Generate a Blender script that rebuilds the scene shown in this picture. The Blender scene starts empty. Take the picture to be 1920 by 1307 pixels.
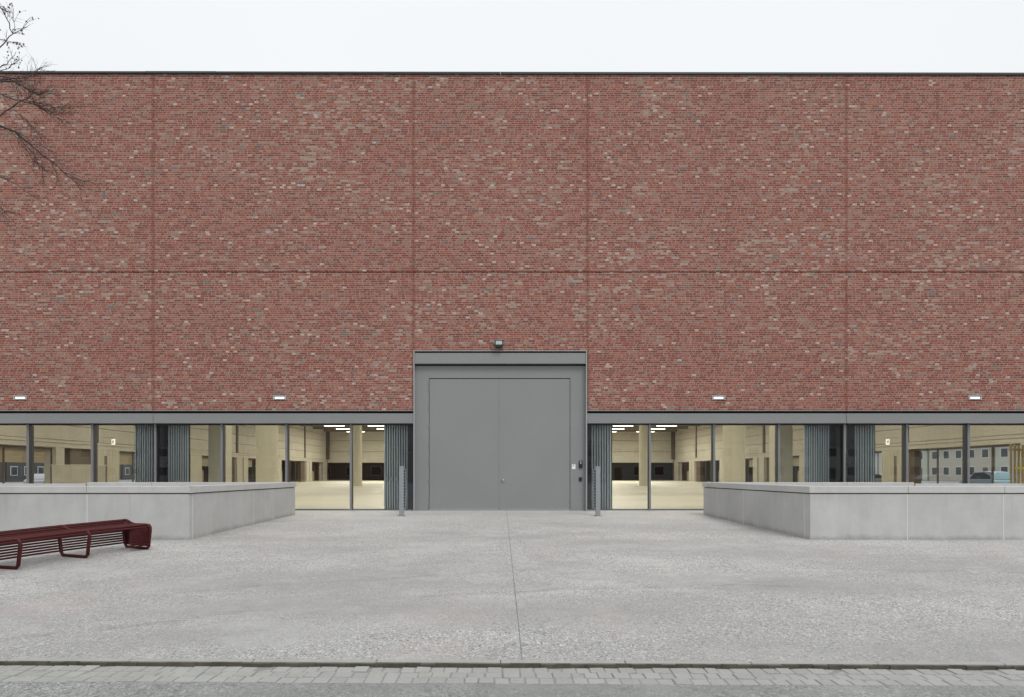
import bpy, bmesh, math, random
from mathutils import Vector, Matrix
random.seed(7)
R = math.radians
S = bpy.context.scene
COL = S.collection

# ------------------------------------------------------------------ camera
EYE, DIST, F = 1.13, 20.0, 1280.0          # eye above hall floor, distance to facade, focal length in photo px
PX0, PY0 = 938.5, 885.5                    # photo px of the straight-ahead point
cd = bpy.data.cameras.new('camera'); cam = bpy.data.objects.new('camera', cd); COL.objects.link(cam)
cam.location = (0, -DIST, EYE); cam.rotation_euler = (R(90), 0, 0)
cd.sensor_width = 36; cd.lens = 36 * F / 1920
cd.shift_x = (960 - PX0) / 1920; cd.shift_y = (PY0 - 653.5) / 1920
cd.clip_start = .05; cd.clip_end = 2000
S.camera = cam

def X(px, d=DIST): return (px - PX0) * d / F
def Z(py, d=DIST): return EYE - (py - PY0) * d / F

# ------------------------------------------------------------------ sky, sun, exposure
w = bpy.data.worlds.new('World'); S.world = w; w.use_nodes = True
wt = w.node_tree; wt.nodes.clear()
wo = wt.nodes.new('ShaderNodeOutputWorld'); bg = wt.nodes.new('ShaderNodeBackground')
sky = wt.nodes.new('ShaderNodeTexSky'); sky.sky_type = 'NISHITA'; sky.sun_disc = False
SUN_EL, SUN_AZ = R(48), R(152)
sky.sun_elevation = SUN_EL; sky.sun_rotation = SUN_AZ; sky.dust_density = 4
sc = wt.nodes.new('ShaderNodeVectorMath'); sc.operation = 'SCALE'; sc.inputs['Scale'].default_value = .1
tc = wt.nodes.new('ShaderNodeTexCoord'); sx = wt.nodes.new('ShaderNodeSeparateXYZ')
cr = wt.nodes.new('ShaderNodeValToRGB')
cr.color_ramp.elements[0].position = 0.0; cr.color_ramp.elements[0].color = (.72, .75, .77, 1)
cr.color_ramp.elements[1].position = 1.0; cr.color_ramp.elements[1].color = (1.75, 1.80, 1.84, 1)
e = cr.color_ramp.elements.new(.25); e.color = (.93, .96, .975, 1)
e = cr.color_ramp.elements.new(.62); e.color = (.965, .995, 1.01, 1)
cn = wt.nodes.new('ShaderNodeTexNoise'); cn.inputs['Scale'].default_value = 2.2; cn.inputs['Detail'].default_value = 4
cm = wt.nodes.new('ShaderNodeMapRange'); cm.inputs['To Min'].default_value = .97; cm.inputs['To Max'].default_value = 1.04
sc2 = wt.nodes.new('ShaderNodeVectorMath'); sc2.operation = 'SCALE'
mx = wt.nodes.new('ShaderNodeMix'); mx.data_type = 'RGBA'; mx.inputs['Factor'].default_value = .93
L = wt.links.new
L(sky.outputs[0], sc.inputs[0]); L(tc.outputs['Generated'], sx.inputs[0]); L(sx.outputs['Z'], cr.inputs[0])
L(tc.outputs['Generated'], cn.inputs['Vector']); L(cn.outputs[0], cm.inputs['Value']); L(cr.outputs[0], sc2.inputs[0]); L(cm.outputs[0], sc2.inputs['Scale'])
L(sc.outputs[0], mx.inputs['A']); L(sc2.outputs[0], mx.inputs['B']); L(mx.outputs['Result'], bg.inputs[0]); L(bg.outputs[0], wo.inputs[0])
bg.inputs[1].default_value = 1.0
sl = bpy.data.lights.new('sun', 'SUN'); so = bpy.data.objects.new('sun', sl); COL.objects.link(so)
sl.energy = 1.2; sl.angle = R(20); sl.color = (1, .97, .93)
sd = Vector((math.sin(SUN_AZ) * math.cos(SUN_EL), math.cos(SUN_AZ) * math.cos(SUN_EL), math.sin(SUN_EL)))
so.rotation_euler = sd.to_track_quat('Z', 'Y').to_euler(); so.location = (10, -20, 30)
S.view_settings.view_transform = 'Standard'; S.view_settings.look = 'None'
S.view_settings.exposure = 0; S.view_settings.gamma = 1
S.cycles.max_bounces = 8; S.cycles.diffuse_bounces = 4; S.cycles.transparent_max_bounces = 12
S.cycles.sample_clamp_indirect = 6

# ------------------------------------------------------------------ materials
class NT:
    def __init__(s, name):
        s.m = bpy.data.materials.new(name); s.m.use_nodes = True; s.t = s.m.node_tree
        s.b = s.t.nodes['Principled BSDF']; s.tc = s.t.nodes.new('ShaderNodeTexCoord')
    def n(s, ty, **k):
        nd = s.t.nodes.new(ty)
        for a, v in k.items(): setattr(nd, a, v)
        return nd
    def put(s, sock, v):
        if v is None: return
        if isinstance(v, bpy.types.NodeSocket): s.t.links.new(v, sock)
        else: sock.default_value = v
    def m_(s, op, a, b=None, c=None, clamp=False):
        nd = s.n('ShaderNodeMath', operation=op, use_clamp=clamp); s.put(nd.inputs[0], a)
        if b is not None: s.put(nd.inputs[1], b)
        if c is not None: s.put(nd.inputs[2], c)
        return nd.outputs[0]
    def xyz(s, out='Object'):
        nd = s.n('ShaderNodeSeparateXYZ'); s.put(nd.inputs[0], s.tc.outputs[out]); return nd.outputs
    def comb(s, a, b, c):
        nd = s.n('ShaderNodeCombineXYZ'); s.put(nd.inputs[0], a); s.put(nd.inputs[1], b); s.put(nd.inputs[2], c); return nd.outputs[0]
    def white(s, v):
        nd = s.n('ShaderNodeTexWhiteNoise', noise_dimensions='3D'); s.put(nd.inputs['Vector'], v); return nd.outputs['Value']
    def noise(s, scale, detail=4, rough=.55, vec=None, stretch=None):
        nd = s.n('ShaderNodeTexNoise'); nd.inputs['Scale'].default_value = scale
        nd.inputs['Detail'].default_value = detail; nd.inputs['Roughness'].default_value = rough
        v = vec or s.tc.outputs['Object']
        if stretch:
            mp = s.n('ShaderNodeMapping'); s.put(mp.inputs[0], v); mp.inputs['Scale'].default_value = stretch; v = mp.outputs[0]
        s.put(nd.inputs['Vector'], v); return nd.outputs[0]
    def vor(s, scale, out='Color', feature='F1'):
        nd = s.n('ShaderNodeTexVoronoi', feature=feature); nd.inputs['Scale'].default_value = scale
        s.put(nd.inputs['Vector'], getattr(s, 'vv', None) or s.tc.outputs['Object']); return nd.outputs[out]
    def ramp(s, fac, stops, interp='LINEAR'):
        nd = s.n('ShaderNodeValToRGB'); cr = nd.color_ramp; cr.interpolation = interp
        while len(cr.elements) < len(stops): cr.elements.new(.5)
        for e, (p, c) in zip(cr.elements, stops): e.position = p; e.color = (*c, 1) if len(c) == 3 else c
        s.put(nd.inputs[0], fac); return nd.outputs[0]
    def mix(s, fac, a, b, mode='MIX'):
        nd = s.n('ShaderNodeMix', data_type='RGBA', blend_type=mode)
        for k, v in (('Factor', fac), ('A', a), ('B', b)):
            if isinstance(v, tuple) and len(v) == 3: v = (*v, 1)
            sock = [i for i in nd.inputs if i.name == k and i.enabled and (k == 'Factor' or i.type == 'RGBA')][0]
            s.put(sock, v)
        return nd.outputs['Result'] if False else [o for o in nd.outputs if o.type == 'RGBA'][0]
    def mr(s, v, a, b, c, d):
        nd = s.n('ShaderNodeMapRange'); s.put(nd.inputs['Value'], v)
        for k, q in (('From Min', a), ('From Max', b), ('To Min', c), ('To Max', d)): nd.inputs[k].default_value = q
        return nd.outputs[0]
    def bump(s, h, strength=.3, dist=.01):
        nd = s.n('ShaderNodeBump'); nd.inputs['Strength'].default_value = strength; nd.inputs['Distance'].default_value = dist
        s.put(nd.inputs['Height'], h); s.t.links.new(nd.outputs[0], s.b.inputs['Normal'])
    def fin(s, col, rough=.6, metal=0, spec=.5):
        if isinstance(col, tuple) and len(col) == 3: col = (*col, 1)
        s.put(s.b.inputs['Base Color'], col); s.put(s.b.inputs['Roughness'], rough)
        s.b.inputs['Metallic'].default_value = metal; s.b.inputs['Specular IOR Level'].default_value = spec
        return s.m

def mul(c, k): return tuple(v * k for v in c)

def mottled(name, col, var=.12, scale=3, rough=.6, metal=0, bump=0, bscale=60, spec=.5, stretch=None):
    q = NT(name); f = q.noise(scale, 6, .6, stretch=stretch)
    c = q.ramp(f, [(.25, mul(col, 1 - var)), (.75, mul(col, 1 + var))])
    g = q.noise(scale * 14, 3)
    c = q.mix(q.mr(g, .3, .7, 0, .5), c, mul(col, 1 - var * .8))
    if bump: q.bump(q.noise(bscale, 2 if bscale < 5 else 4), bump, .02 if bscale < 5 else .004)
    r = q.mr(f, .3, .7, max(0, rough - .06), rough + .06)
    return q.fin(c, r, metal, spec)

def brick():
    q = NT('brick'); H, W = .0625, .222
    x, y, z = q.xyz()[:3]
    row = q.m_('FLOOR', q.m_('DIVIDE', z, H)); fv = q.m_('FRACT', q.m_('DIVIDE', z, H))
    off = q.white(q.comb(row, 3.3, 0.))
    u = q.m_('ADD', q.m_('DIVIDE', x, W), q.m_('MULTIPLY', off, 7.0)); col = q.m_('FLOOR', u); fu = q.m_('FRACT', u)
    split = q.m_('GREATER_THAN', q.white(q.comb(row, col, 9.1)), .5)
    half = q.m_('MULTIPLY', split, q.m_('GREATER_THAN', fu, .5))
    cid = q.m_('ADD', col, q.m_('MULTIPLY', half, .5))
    r1 = q.white(q.comb(row, cid, 1.7)); r2 = q.white(q.comb(row, cid, 5.2))
    big = q.noise(.28, 4, .6, stretch=(1, 1, 1.3)); mid = q.noise(2.4, 4, .7, stretch=(1, 1, 2.2))
    sh = q.m_('ADD', q.mr(big, .33, .67, -.18, .15), q.mr(mid, .3, .7, -.10, .08))
    rr = q.m_('ADD', r1, sh, clamp=True)
    c = q.ramp(rr, [(0, (.175, .047, .038)), (.15, (.255, .062, .044)), (.31, (.205, .070, .058)), (.46, (.30, .094, .070)),
                    (.59, (.265, .115, .092)), (.70, (.315, .135, .108)), (.79, (.25, .155, .125)), (.86, (.285, .195, .16)),
                    (.92, (.33, .235, .20)), (.97, (.37, .30, .26))], 'CONSTANT')
    # rare bricks: white, glazed dark green-blue, orange
    c = q.mix(q.m_('MULTIPLY', q.m_('MULTIPLY', q.m_('GREATER_THAN', r2, .968), split), q.mr(q.noise(30, 3), .4, .6, .35, 1)), c, (.60, .58, .53))
    c = q.mix(q.m_('LESS_THAN', r2, .016), c, (.13, .14, .135))
    c = q.mix(q.m_('MULTIPLY', q.m_('GREATER_THAN', r2, .03), q.m_('LESS_THAN', r2, .045)), c, (.34, .10, .05))
    # lime smears of their own shape
    sm = q.noise(11, 7, .85, stretch=(1, 1, 2.2))
    c = q.mix(q.mr(sm, .54, .72, 0, .5), c, (.43, .35, .30))
    rs = q.noise(1.6, 5, .7, stretch=(2.2, 1, .12)); c = q.mix(q.m_('MULTIPLY', q.mr(rs, .5, .7, 0, .28), q.mr(z, 9.5, 12.7, .15, 1)), c, (.13, .095, .085))
    fine = q.noise(60, 4, .7)
    c = q.mix(q.mr(fine, .3, .7, .0, .35), c, (.16, .09, .075))
    wob = q.mr(q.noise(20, 3), .3, .7, -.05, .05)
    mv = q.m_('LESS_THAN', q.m_('ADD', fv, wob), .23)
    mh = q.m_('LESS_THAN', fu, .062)
    ms = q.m_('MULTIPLY', split, q.m_('LESS_THAN', q.m_('ABSOLUTE', q.m_('SUBTRACT', fu, .5)), .027))
    mo = q.m_('MAXIMUM', q.m_('MAXIMUM', mv, mh), ms)
    mc = q.ramp(q.noise(6, 5, .7), [(.3, (.25, .17, .14)), (.7, (.47, .36, .31))])
    c = q.mix(mo, c, mc)
    for jx in (-10.18, -2.55, 2.55, 10.13):     # tooth of red half bricks each side of the movement joints
        f = q.m_('LESS_THAN', q.m_('ABSOLUTE', q.m_('SUBTRACT', x, jx)), .055)
        c = q.mix(q.m_('MULTIPLY', f, .42), c, (.185, .062, .04))
    c = q.mix(1.0, c, (1.0, .96, .94), 'MULTIPLY')
    hgt = q.m_('ADD', q.m_('SUBTRACT', 1.0, mo), q.m_('MULTIPLY', r2, .5))
    q.bump(hgt, .45, .008)
    return q.fin(c, .85, 0, .3)

def aggregate(name, base, dark, light, rough=.75, cell=132, marks=False):
    q = NT(name)
    mp = q.n('ShaderNodeMapping'); q.put(mp.inputs[0], q.tc.outputs['Object']); mp.inputs['Scale'].default_value = (1, .7, 1)
    q.vv = mp.outputs[0]
    v = q.vor(cell, 'Color'); sp = q.n('ShaderNodeSeparateColor'); q.put(sp.inputs[0], v); r = sp.outputs[0]; r2 = sp.outputs[1]
    c = q.ramp(r, [(0, dark), (.10, mul(base, .60)), (.3, mul(base, .85)), (.6, base), (.80, mul(base, 1.25)), (.95, light)])
    v2 = q.vor(cell * .42, 'Color'); s2 = q.n('ShaderNodeSeparateColor'); q.put(s2.inputs[0], v2)
    c = q.mix(q.m_('MULTIPLY', q.m_('GREATER_THAN', s2.outputs[0], .93), .8), c, dark)
    c = q.mix(q.m_('MULTIPLY', q.m_('LESS_THAN', s2.outputs[1], .07), .7), c, light)
    clump = q.noise(14, 4, .7)
    c = q.mix(q.mr(clump, .35, .7, 0, .35), c, mul(base, .7))
    st = q.noise(.35, 6, .62, stretch=(.55, 1.5, 1)); c = q.mix(q.mr(st, .38, .62, 0, .75), c, mul(base, .74))
    st2 = q.noise(1.1, 6, .7); c = q.mix(q.mr(st2, .48, .70, 0, .45), c, mul(base, 1.3))
    if marks:
        x, y, z = q.xyz()[:3]
        # darker towards the kerb; paler fan in front of the gate, weaker at the sides
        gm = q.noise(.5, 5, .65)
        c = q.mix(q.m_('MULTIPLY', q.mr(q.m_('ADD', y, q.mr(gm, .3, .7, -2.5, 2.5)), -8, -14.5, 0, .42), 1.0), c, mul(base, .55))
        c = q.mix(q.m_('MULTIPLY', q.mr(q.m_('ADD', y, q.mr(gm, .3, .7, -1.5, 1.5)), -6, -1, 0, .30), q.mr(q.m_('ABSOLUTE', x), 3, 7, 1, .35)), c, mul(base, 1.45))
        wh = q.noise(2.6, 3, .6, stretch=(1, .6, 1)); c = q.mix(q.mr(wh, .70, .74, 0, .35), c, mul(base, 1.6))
        # curved tyre marks at the right, radius ~ metres round a point off the plaza
        wob = q.mr(q.noise(.8, 2), .3, .7, -.15, .15)
        for cx, cy, rad, wd, k in ((3.0, -24.0, 12.6, .10, .42), (3.3, -24.3, 14.4, .11, .30), (7.5, -19, 8.9, .08, .25), (-2, -26, 15.4, .1, .16)):
            dx = q.m_('SUBTRACT', x, cx); dy = q.m_('SUBTRACT', y, cy)
            rr = q.m_('SQRT', q.m_('ADD', q.m_('MULTIPLY', dx, dx), q.m_('MULTIPLY', dy, dy)))
            dd = q.m_('ABSOLUTE', q.m_('SUBTRACT', q.m_('ADD', rr, wob), rad))
            f = q.mr(dd, 0, wd, k, 0)
            f = q.m_('MULTIPLY', f, q.mr(q.noise(1.7, 5, .7), .42, .62, 0, 1))
            c = q.mix(f, c, mul(base, .35))
        # a few rust-pink drips
        pk = q.noise(.5, 4, .6, vec=None, stretch=(1.3, .9, 1)); c = q.mix(q.mr(pk, .56, .72, 0, .22), c, (.46, .37, .34))
    dist = q.vor(cell, 'Distance')
    q.bump(q.m_('SUBTRACT', 1.0, dist), .55, .004)
    return q.fin(c, rough, 0, .35)

def setts():
    q = NT('sett_stone'); base = (.295, .295, .28)
    gi = q.n('ShaderNodeNewGeometry').outputs['Random Per Island']
    c = q.ramp(gi, [(0, mul(base, .90)), (.5, base), (1, mul(base, 1.09))])
    c = q.mix(q.mr(q.noise(3, 5, .7), .4, .7, 0, .5), c, mul(base, .8)); c = q.mix(q.mr(q.noise(45, 5, .7), .4, .7, 0, .5), c, mul(base, 1.25))
    q.bump(q.noise(60, 4), .4, .004); return q.fin(c, .8, 0, .3)

def concrete(name, col, var=.10, out=False):
    q = NT(name); x, y, z = q.xyz()[:3]
    a = q.noise(1.3, 7, .62); c = q.ramp(a, [(.28, mul(col, 1 - var)), (.72, mul(col, 1 + var))])
    b = q.noise(5.5, 6, .7, stretch=(1, 1, .35)); c = q.mix(q.mr(b, .45, .75, 0, .35), c, mul(col, .80))
    d = q.noise(2.2, 5, .6, stretch=(1.6, 1.6, .25)); c = q.mix(q.mr(d, .52, .72, 0, .35), c, mul(col, 1.18))
    pit = q.vor(38, 'Distance'); c = q.mix(q.m_('MULTIPLY', q.m_('LESS_THAN', pit, .07), .6), c, mul(col, .5))
    g = q.noise(90, 3); c = q.mix(q.mr(g, .35, .65, 0, .22), c, mul(col, .75))
    if out:
        h = q.m_('ADD', q.m_('SUBTRACT', z, q.m_('MULTIPLY', y, .027)), q.mr(q.noise(3.5, 6, .7), .3, .7, -.05, .05))
        c = q.mix(q.mr(h, .0, .10, .5, 0), c, mul((.36, .33, .28), .6))
        rn = q.noise(4, 4, .6, stretch=(2.2, 2.2, .1)); c = q.mix(q.m_('MULTIPLY', q.mr(rn, .56, .70, 0, .28), q.mr(z, .15, .72, 0, 1)), c, mul(col, .6))
    q.bump(g, .25, .002)
    return q.fin(c, .75, 0, .3)

def emit(name, col, s):
    q = NT(name); q.fin((.8, .8, .8), .5); q.b.inputs['Emission Color'].default_value = (*col, 1); q.b.inputs['Emission Strength'].default_value = s
    return q.m

def glass():
    q = NT('window_glass'); t = q.t; t.nodes.remove(q.b)
    tr = q.n('ShaderNodeBsdfTransparent'); tr.inputs[0].default_value = (.88, .89, .88, 1)
    gl = q.n('ShaderNodeBsdfGlossy'); gl.inputs['Roughness'].default_value = .015; gl.inputs[0].default_value = (.95, .97, 1, 1)
    fr = q.n('ShaderNodeFresnel'); fr.inputs[0].default_value = 1.76
    bp = q.n('ShaderNodeBump'); bp.inputs['Strength'].default_value = .05; bp.inputs['Distance'].default_value = .02
    q.put(bp.inputs['Height'], q.noise(.9, 1)); t.links.new(bp.outputs[0], gl.inputs['Normal'])
    ms = q.n('ShaderNodeMixShader'); t.links.new(fr.outputs[0], ms.inputs[0]); t.links.new(tr.outputs[0], ms.inputs[1]); t.links.new(gl.outputs[0], ms.inputs[2])
    t.links.new(ms.outputs[0], t.nodes['Material Output'].inputs[0]); return q.m

def floor_mat():
    q = NT('hall_floor'); col = (.68, .65, .53)
    a = q.noise(.16, 6, .65, stretch=(.35, 1.6, 1)); c = q.ramp(a, [(.3, mul(col, .80)), (.7, mul(col, 1.10))])
    b = q.noise(1.2, 5, .7, stretch=(.4, 1.4, 1)); c = q.mix(q.mr(b, .5, .75, 0, .3), c, mul(col, .7))
    return q.fin(c, q.mr(a, .3, .7, .36, .48), 0, .4)

M = dict(
    brick=brick(), glass=glass(), floor=floor_mat(),
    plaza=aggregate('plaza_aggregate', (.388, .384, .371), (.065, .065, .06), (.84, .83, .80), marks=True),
    asphalt=aggregate('road_asphalt', (.245, .252, .243), (.08, .085, .08), (.46, .47, .46), cell=105),
    sett=setts(),
    kerb=mottled('kerb_stone', (.31, .31, .295), .15, 3, .8, bump=.3),
    dirt=mottled('mossy_dirt', (.085, .078, .06), .5, 7, .95, bump=.6),
    joint=mottled('joint_filler', (.24, .24, .235), .3, 5, .9),
    conc=concrete('cast_concrete', (.47, .468, .458), .13, True), coping=concrete('coping_concrete', (.50, .50, .49), .09),
    seal=mottled('pale_sealant', (.62, .62, .61), .05, 3, .7),
    steel=mottled('grey_painted_steel', (.235, .243, .245), .05, .5, .33, bump=.10, bscale=1.3, spec=.5),
    steel2=mottled('grey_steel_edge', (.34, .36, .365), .04, 2, .42),
    dark=mottled('dark_recess', (.018, .019, .021), .2, 2, .8),
    mull=mottled('mullion_aluminium', (.20, .205, .225), .04, 2, .38), mulld=mottled('mullion_dark', (.03, .03, .036), .1, 2, .4),
    shut=mottled('folding_leaf_paint', (.64, .74, .80), .06, 1.5, .4), shutd=mottled('folding_leaf_seal', (.06, .085, .095), .2, 2, .5),
    jamb=mottled('dark_blue_panel', (.022, .028, .042), .15, 2, .3),
    cap=mottled('dark_metal_cap', (.03, .036, .036), .15, 2, .5),
    black=mottled('black_plastic', (.012, .012, .013), .1, 3, .35), lens=mottled('lamp_glass', (.42, .50, .47), .05, 6, .12),
    handle=mottled('brushed_steel', (.6, .6, .58), .05, 5, .25, metal=1), white=mottled('white_card', (.78, .79, .78), .03, 5, .5),
    lit=emit('lit_slot', (.93, 1, .98), 1.3), tube=emit('hall_tube', (1, .93, .76), 7), pict=emit('lit_pictogram', (1, .97, .8), .95),
    icream=concrete('hall_concrete', (.50, .47, .395), .07), icol=concrete('hall_column_concrete', (.63, .60, .48), .06),
    ijoint=mottled('hall_panel_joint', (.12, .10, .075), .2, 2, .8), ibrown=mottled('brown_reveal', (.115, .085, .06), .15, 2, .6),
    ibeam=mottled('hall_beam_paint', (.30, .27, .20), .08, 1, .6), iceil=mottled('hall_ceiling', (.15, .13, .10), .12, .6, .8),
    iblack=mottled('unlit_doors', (.012, .007, .007), .3, 1, .8, spec=.1), blind=mottled('tan_blind', (.33, .28, .19), .06, 2, .7),
    wood=mottled('tan_slats', (.40, .31, .17), .12, 4, .55, stretch=(8, 8, .4)), yel=mottled('bright_yellow', (.85, .85, .12), .05, 3, .5),
    red=mottled('dark_red_paint', (.066, .009, .010), .35, 6, .42, spec=.25),
    bark=mottled('tree_bark', (.06, .05, .045), .35, 9, .9, bump=.5), leaf=mottled('dry_leaf', (.07, .05, .035), .3, 20, .8),
    soil=mottled('ground_soil', (.16, .16, .14), .2, .2, .9),
    post=mottled('post_steel', (.25, .275, .29), .05, 3, .42),
    tyre=mottled('tyre_rubber', (.02, .02, .02), .2, 8, .8), rim=mottled('alloy', (.5, .5, .5), .05, 3, .3, metal=1),
    carglass=mottled('car_glass', (.02, .025, .03), .1, 2, .08),
)

# ------------------------------------------------------------------ mesh helpers
class MB:
    def __init__(s): s.v = []; s.f = []
    def box(s, x0, x1, y0, y1, z0, z1):
        if x0 > x1: x0, x1 = x1, x0
        if y0 > y1: y0, y1 = y1, y0
        b = len(s.v)
        s.v += [(x, y, z) for z in (z0, z1) for x, y in ((x0, y0), (x1, y0), (x1, y1), (x0, y1))]
        s.f += [tuple(b + i for i in q) for q in ((3, 2, 1, 0), (4, 5, 6, 7), (0, 1, 5, 4), (1, 2, 6, 5), (2, 3, 7, 6), (3, 0, 4, 7))]
        return s
    def ring(s, x0, x1, z0, z1, side, bot, top, y0, y1):
        b = len(s.v); o = [(x0, z0), (x1, z0), (x1, z1), (x0, z1)]; i_ = [(x0 + side, z0 + bot), (x1 - side, z0 + bot), (x1 - side, z1 - top), (x0 + side, z1 - top)]
        for y in (y0, y1): s.v += [(x, y, z) for x, z in o + i_]
        for k in range(4):
            n = (k + 1) % 4
            s.f += [(b + k, b + n, b + 4 + n, b + 4 + k), (b + 12 + k, b + 12 + n, b + 8 + n, b + 8 + k), (b + 8 + k, b + 8 + n, b + n, b + k), (b + 4 + k, b + 4 + n, b + 12 + n, b + 12 + k)]
        return s
    def prism(s, pts, z0, z1):
        b = len(s.v); n = len(pts)
        a = sum(pts[i][0] * pts[(i + 1) % n][1] - pts[(i + 1) % n][0] * pts[i][1] for i in range(n))
        if a < 0: pts = pts[::-1]
        s.v += [(x, y, z0) for x, y in pts] + [(x, y, z1) for x, y in pts]
        s.f += [tuple(b + n - 1 - i for i in range(n)), tuple(b + n + i for i in range(n))]
        s.f += [(b + i, b + (i + 1) % n, b + n + (i + 1) % n, b + n + i) for i in range(n)]
        return s
    def quad(s, *p):
        b = len(s.v); s.v += [tuple(q) for q in p]; s.f.append(tuple(range(b, b + len(p)))); return s
    def tube(s, path, rad, n=6, closed=False, squash=1.0):
        path = [Vector(p) for p in path]; m = len(path)
        if not hasattr(rad, '__len__'): rad = [rad] * m
        b = len(s.v); up = Vector((0, 0, 1)); prev = None
        for i, p in enumerate(path):
            if closed: t = path[(i + 1) % m] - path[i - 1]
            else: t = path[min(i + 1, m - 1)] - path[max(i - 1, 0)]
            t = t.normalized() if t.length > 1e-9 else Vector((0, 0, 1))
            if prev is None: u = t.cross(up if abs(t.z) < .9 else Vector((1, 0, 0))).normalized()
            else: u = (prev - t * prev.dot(t)); u = u.normalized() if u.length > 1e-6 else t.orthogonal().normalized()
            prev = u; v = t.cross(u)
            for k in range(n):
                a = 2 * math.pi * k / n; s.v.append(tuple(p + (u * math.cos(a) + v * math.sin(a) * squash) * rad[i]))
        for i in range(m if closed else m - 1):
            j = (i + 1) % m
            for k in range(n): s.f.append((b + i * n + k, b + i * n + (k + 1) % n, b + j * n + (k + 1) % n, b + j * n + k))
        if not closed:
            s.f.append(tuple(b + n - 1 - k for k in range(n))); s.f.append(tuple(b + (m - 1) * n + k for k in range(n)))
        return s
    def cyl(s, x, y, z0, z1, r, n=24): return s.tube([(x, y, z0), (x, y, z1)], r, n)
    def build(s, name, mat, parent=None, bevel=0, smooth=False, seg=1):
        me = bpy.data.meshes.new(name); me.from_pydata(s.v, [], s.f); me.update()
        o = bpy.data.objects.new(name, me); COL.objects.link(o)
        me.materials.append(M[mat] if isinstance(mat, str) else mat)
        if smooth: me.shade_smooth()
        if parent: o.parent = parent
        if bevel:
            bv = o.modifiers.new('bevel', 'BEVEL'); bv.width = bevel; bv.segments = seg; bv.limit_method = 'ANGLE'
        return o

def thing(name, label, cat, group=None, loc=(0, 0, 0), rz=0):
    o = bpy.data.objects.new(name, None); COL.objects.link(o); o.location = loc; o.rotation_euler = (0, 0, rz); o.empty_display_size = .2
    tag(o, label, cat, group); return o
def tag(o, label=None, cat=None, group=None, kind=None):
    if label: o['label'] = label
    if cat: o['category'] = cat
    if group: o['group'] = group
    if kind: o['kind'] = kind
    return o
def copy_tree(o, parent=None):
    c = o.copy(); COL.objects.link(c)
    if parent: c.parent = parent
    for ch in list(o.children): copy_tree(ch, c)
    return c

# ------------------------------------------------------------------ ground
SLOPE = .027
KY, KA = -14.48, -.0147                    # kerb line: y at x=0, slope along x
def ky(x): return KY + KA * x
def gz(y): return -SLOPE * abs(min(0, y))
g = MB(); JX = .175; jw = .005
for xa, xb in ((-70, JX - jw), (JX + jw, 70)):
    n = 14; rows = []
    for i in range(n + 1):
        t = i / n; rows.append([(x, .1 + (ky(x) - .1) * t) for x in (xa, xb)])
    for i in range(n):
        (a, b), (c, d) = rows[i], rows[i + 1]
        g.quad(*[(p[0], p[1], gz(p[1])) for p in (c, d, b, a)])
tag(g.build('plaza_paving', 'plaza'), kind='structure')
tag(MB().quad((JX - jw, ky(0), gz(ky(0)) - .004), (JX + jw, ky(0), gz(ky(0)) - .004), (JX + jw, .1, -.004), (JX - jw, .1, -.004)).build('paving_joint', 'joint'), kind='structure')
KZ = gz(KY)
ANG = math.atan(KA)
kb = MB()
for i in range(-40, 40):                   # kerb stones, 1 m each, hairline gaps
    kb.box(i + .0015, i + .9985, -.055, .0, -.35, .004 + random.uniform(-.002, .002))
o = kb.build('kerb', 'kerb', bevel=.008); o.location = (0, KY, KZ); o.rotation_euler = (0, 0, ANG); tag(o, kind='structure')
# dirty, moss-grown kerb face and gutter line
dm = MB(); xs = [-40 + i * .12 for i in range(667)]
for a, b in zip(xs, xs[1:]):
    h = random.uniform(-.012, -.004); q = random.uniform(-.004, .012)
    dm.box(a, b, -.078 - q, -.0555, -.2, h)
o = dm.build('kerb_moss', 'dirt'); o.location = (0, KY, KZ); o.rotation_euler = (0, 0, ANG); tag(o, kind='stuff')
st = MB(); SZ = -.033; y = -.082
for r_ in range(3):
    dpt = .136; x = -40 + random.random() * .1
    while x < 40:
        ww = random.uniform(.10, .145); j = .0032
        dz = random.uniform(-.005, .004); e0, e1 = random.uniform(-.004, .004), random.uniform(-.004, .004)
        b = len(st.v); st.box(x + j, x + ww - j, y - dpt + j + e0, y - j + e1, SZ - .1, SZ + dz)
        for k in range(4, 8):              # slight tilt and crooked corners
            vx, vy, vz = st.v[b + k]; st.v[b + k] = (vx + random.uniform(-.004, .004), vy + random.uniform(-.004, .004), vz + random.uniform(-.003, .003))
        x += ww
    y -= dpt
o = st.build('gutter_setts', 'sett', bevel=.008, seg=2); o.location = (0, KY, KZ); o.rotation_euler = (0, 0, ANG); tag(o, kind='structure')
o = MB().box(-40, 40, y - .005, -.07, SZ - .12, SZ - .006).build('gutter_bed', mottled('sett_joint_sand', (.22, .22, .205), .2, 8, .9)); o.location = (0, KY, KZ); o.rotation_euler = (0, 0, ANG); tag(o, kind='structure')
ry = y - .004
o = MB().quad((-70, -22, SZ - .004), (70, -22, SZ - .004), (70, ry, SZ - .004), (-70, ry, SZ - .004)).build('road', 'asphalt'); o.location = (0, KY, KZ); o.rotation_euler = (0, 0, ANG); tag(o, kind='structure')
gs = MB(); gs.quad((-900, -900, -.62), (900, -900, -.62), (900, 900, -.62), (-900, 900, -.62)); tag(gs.build('ground', 'soil'), kind='structure')

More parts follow.
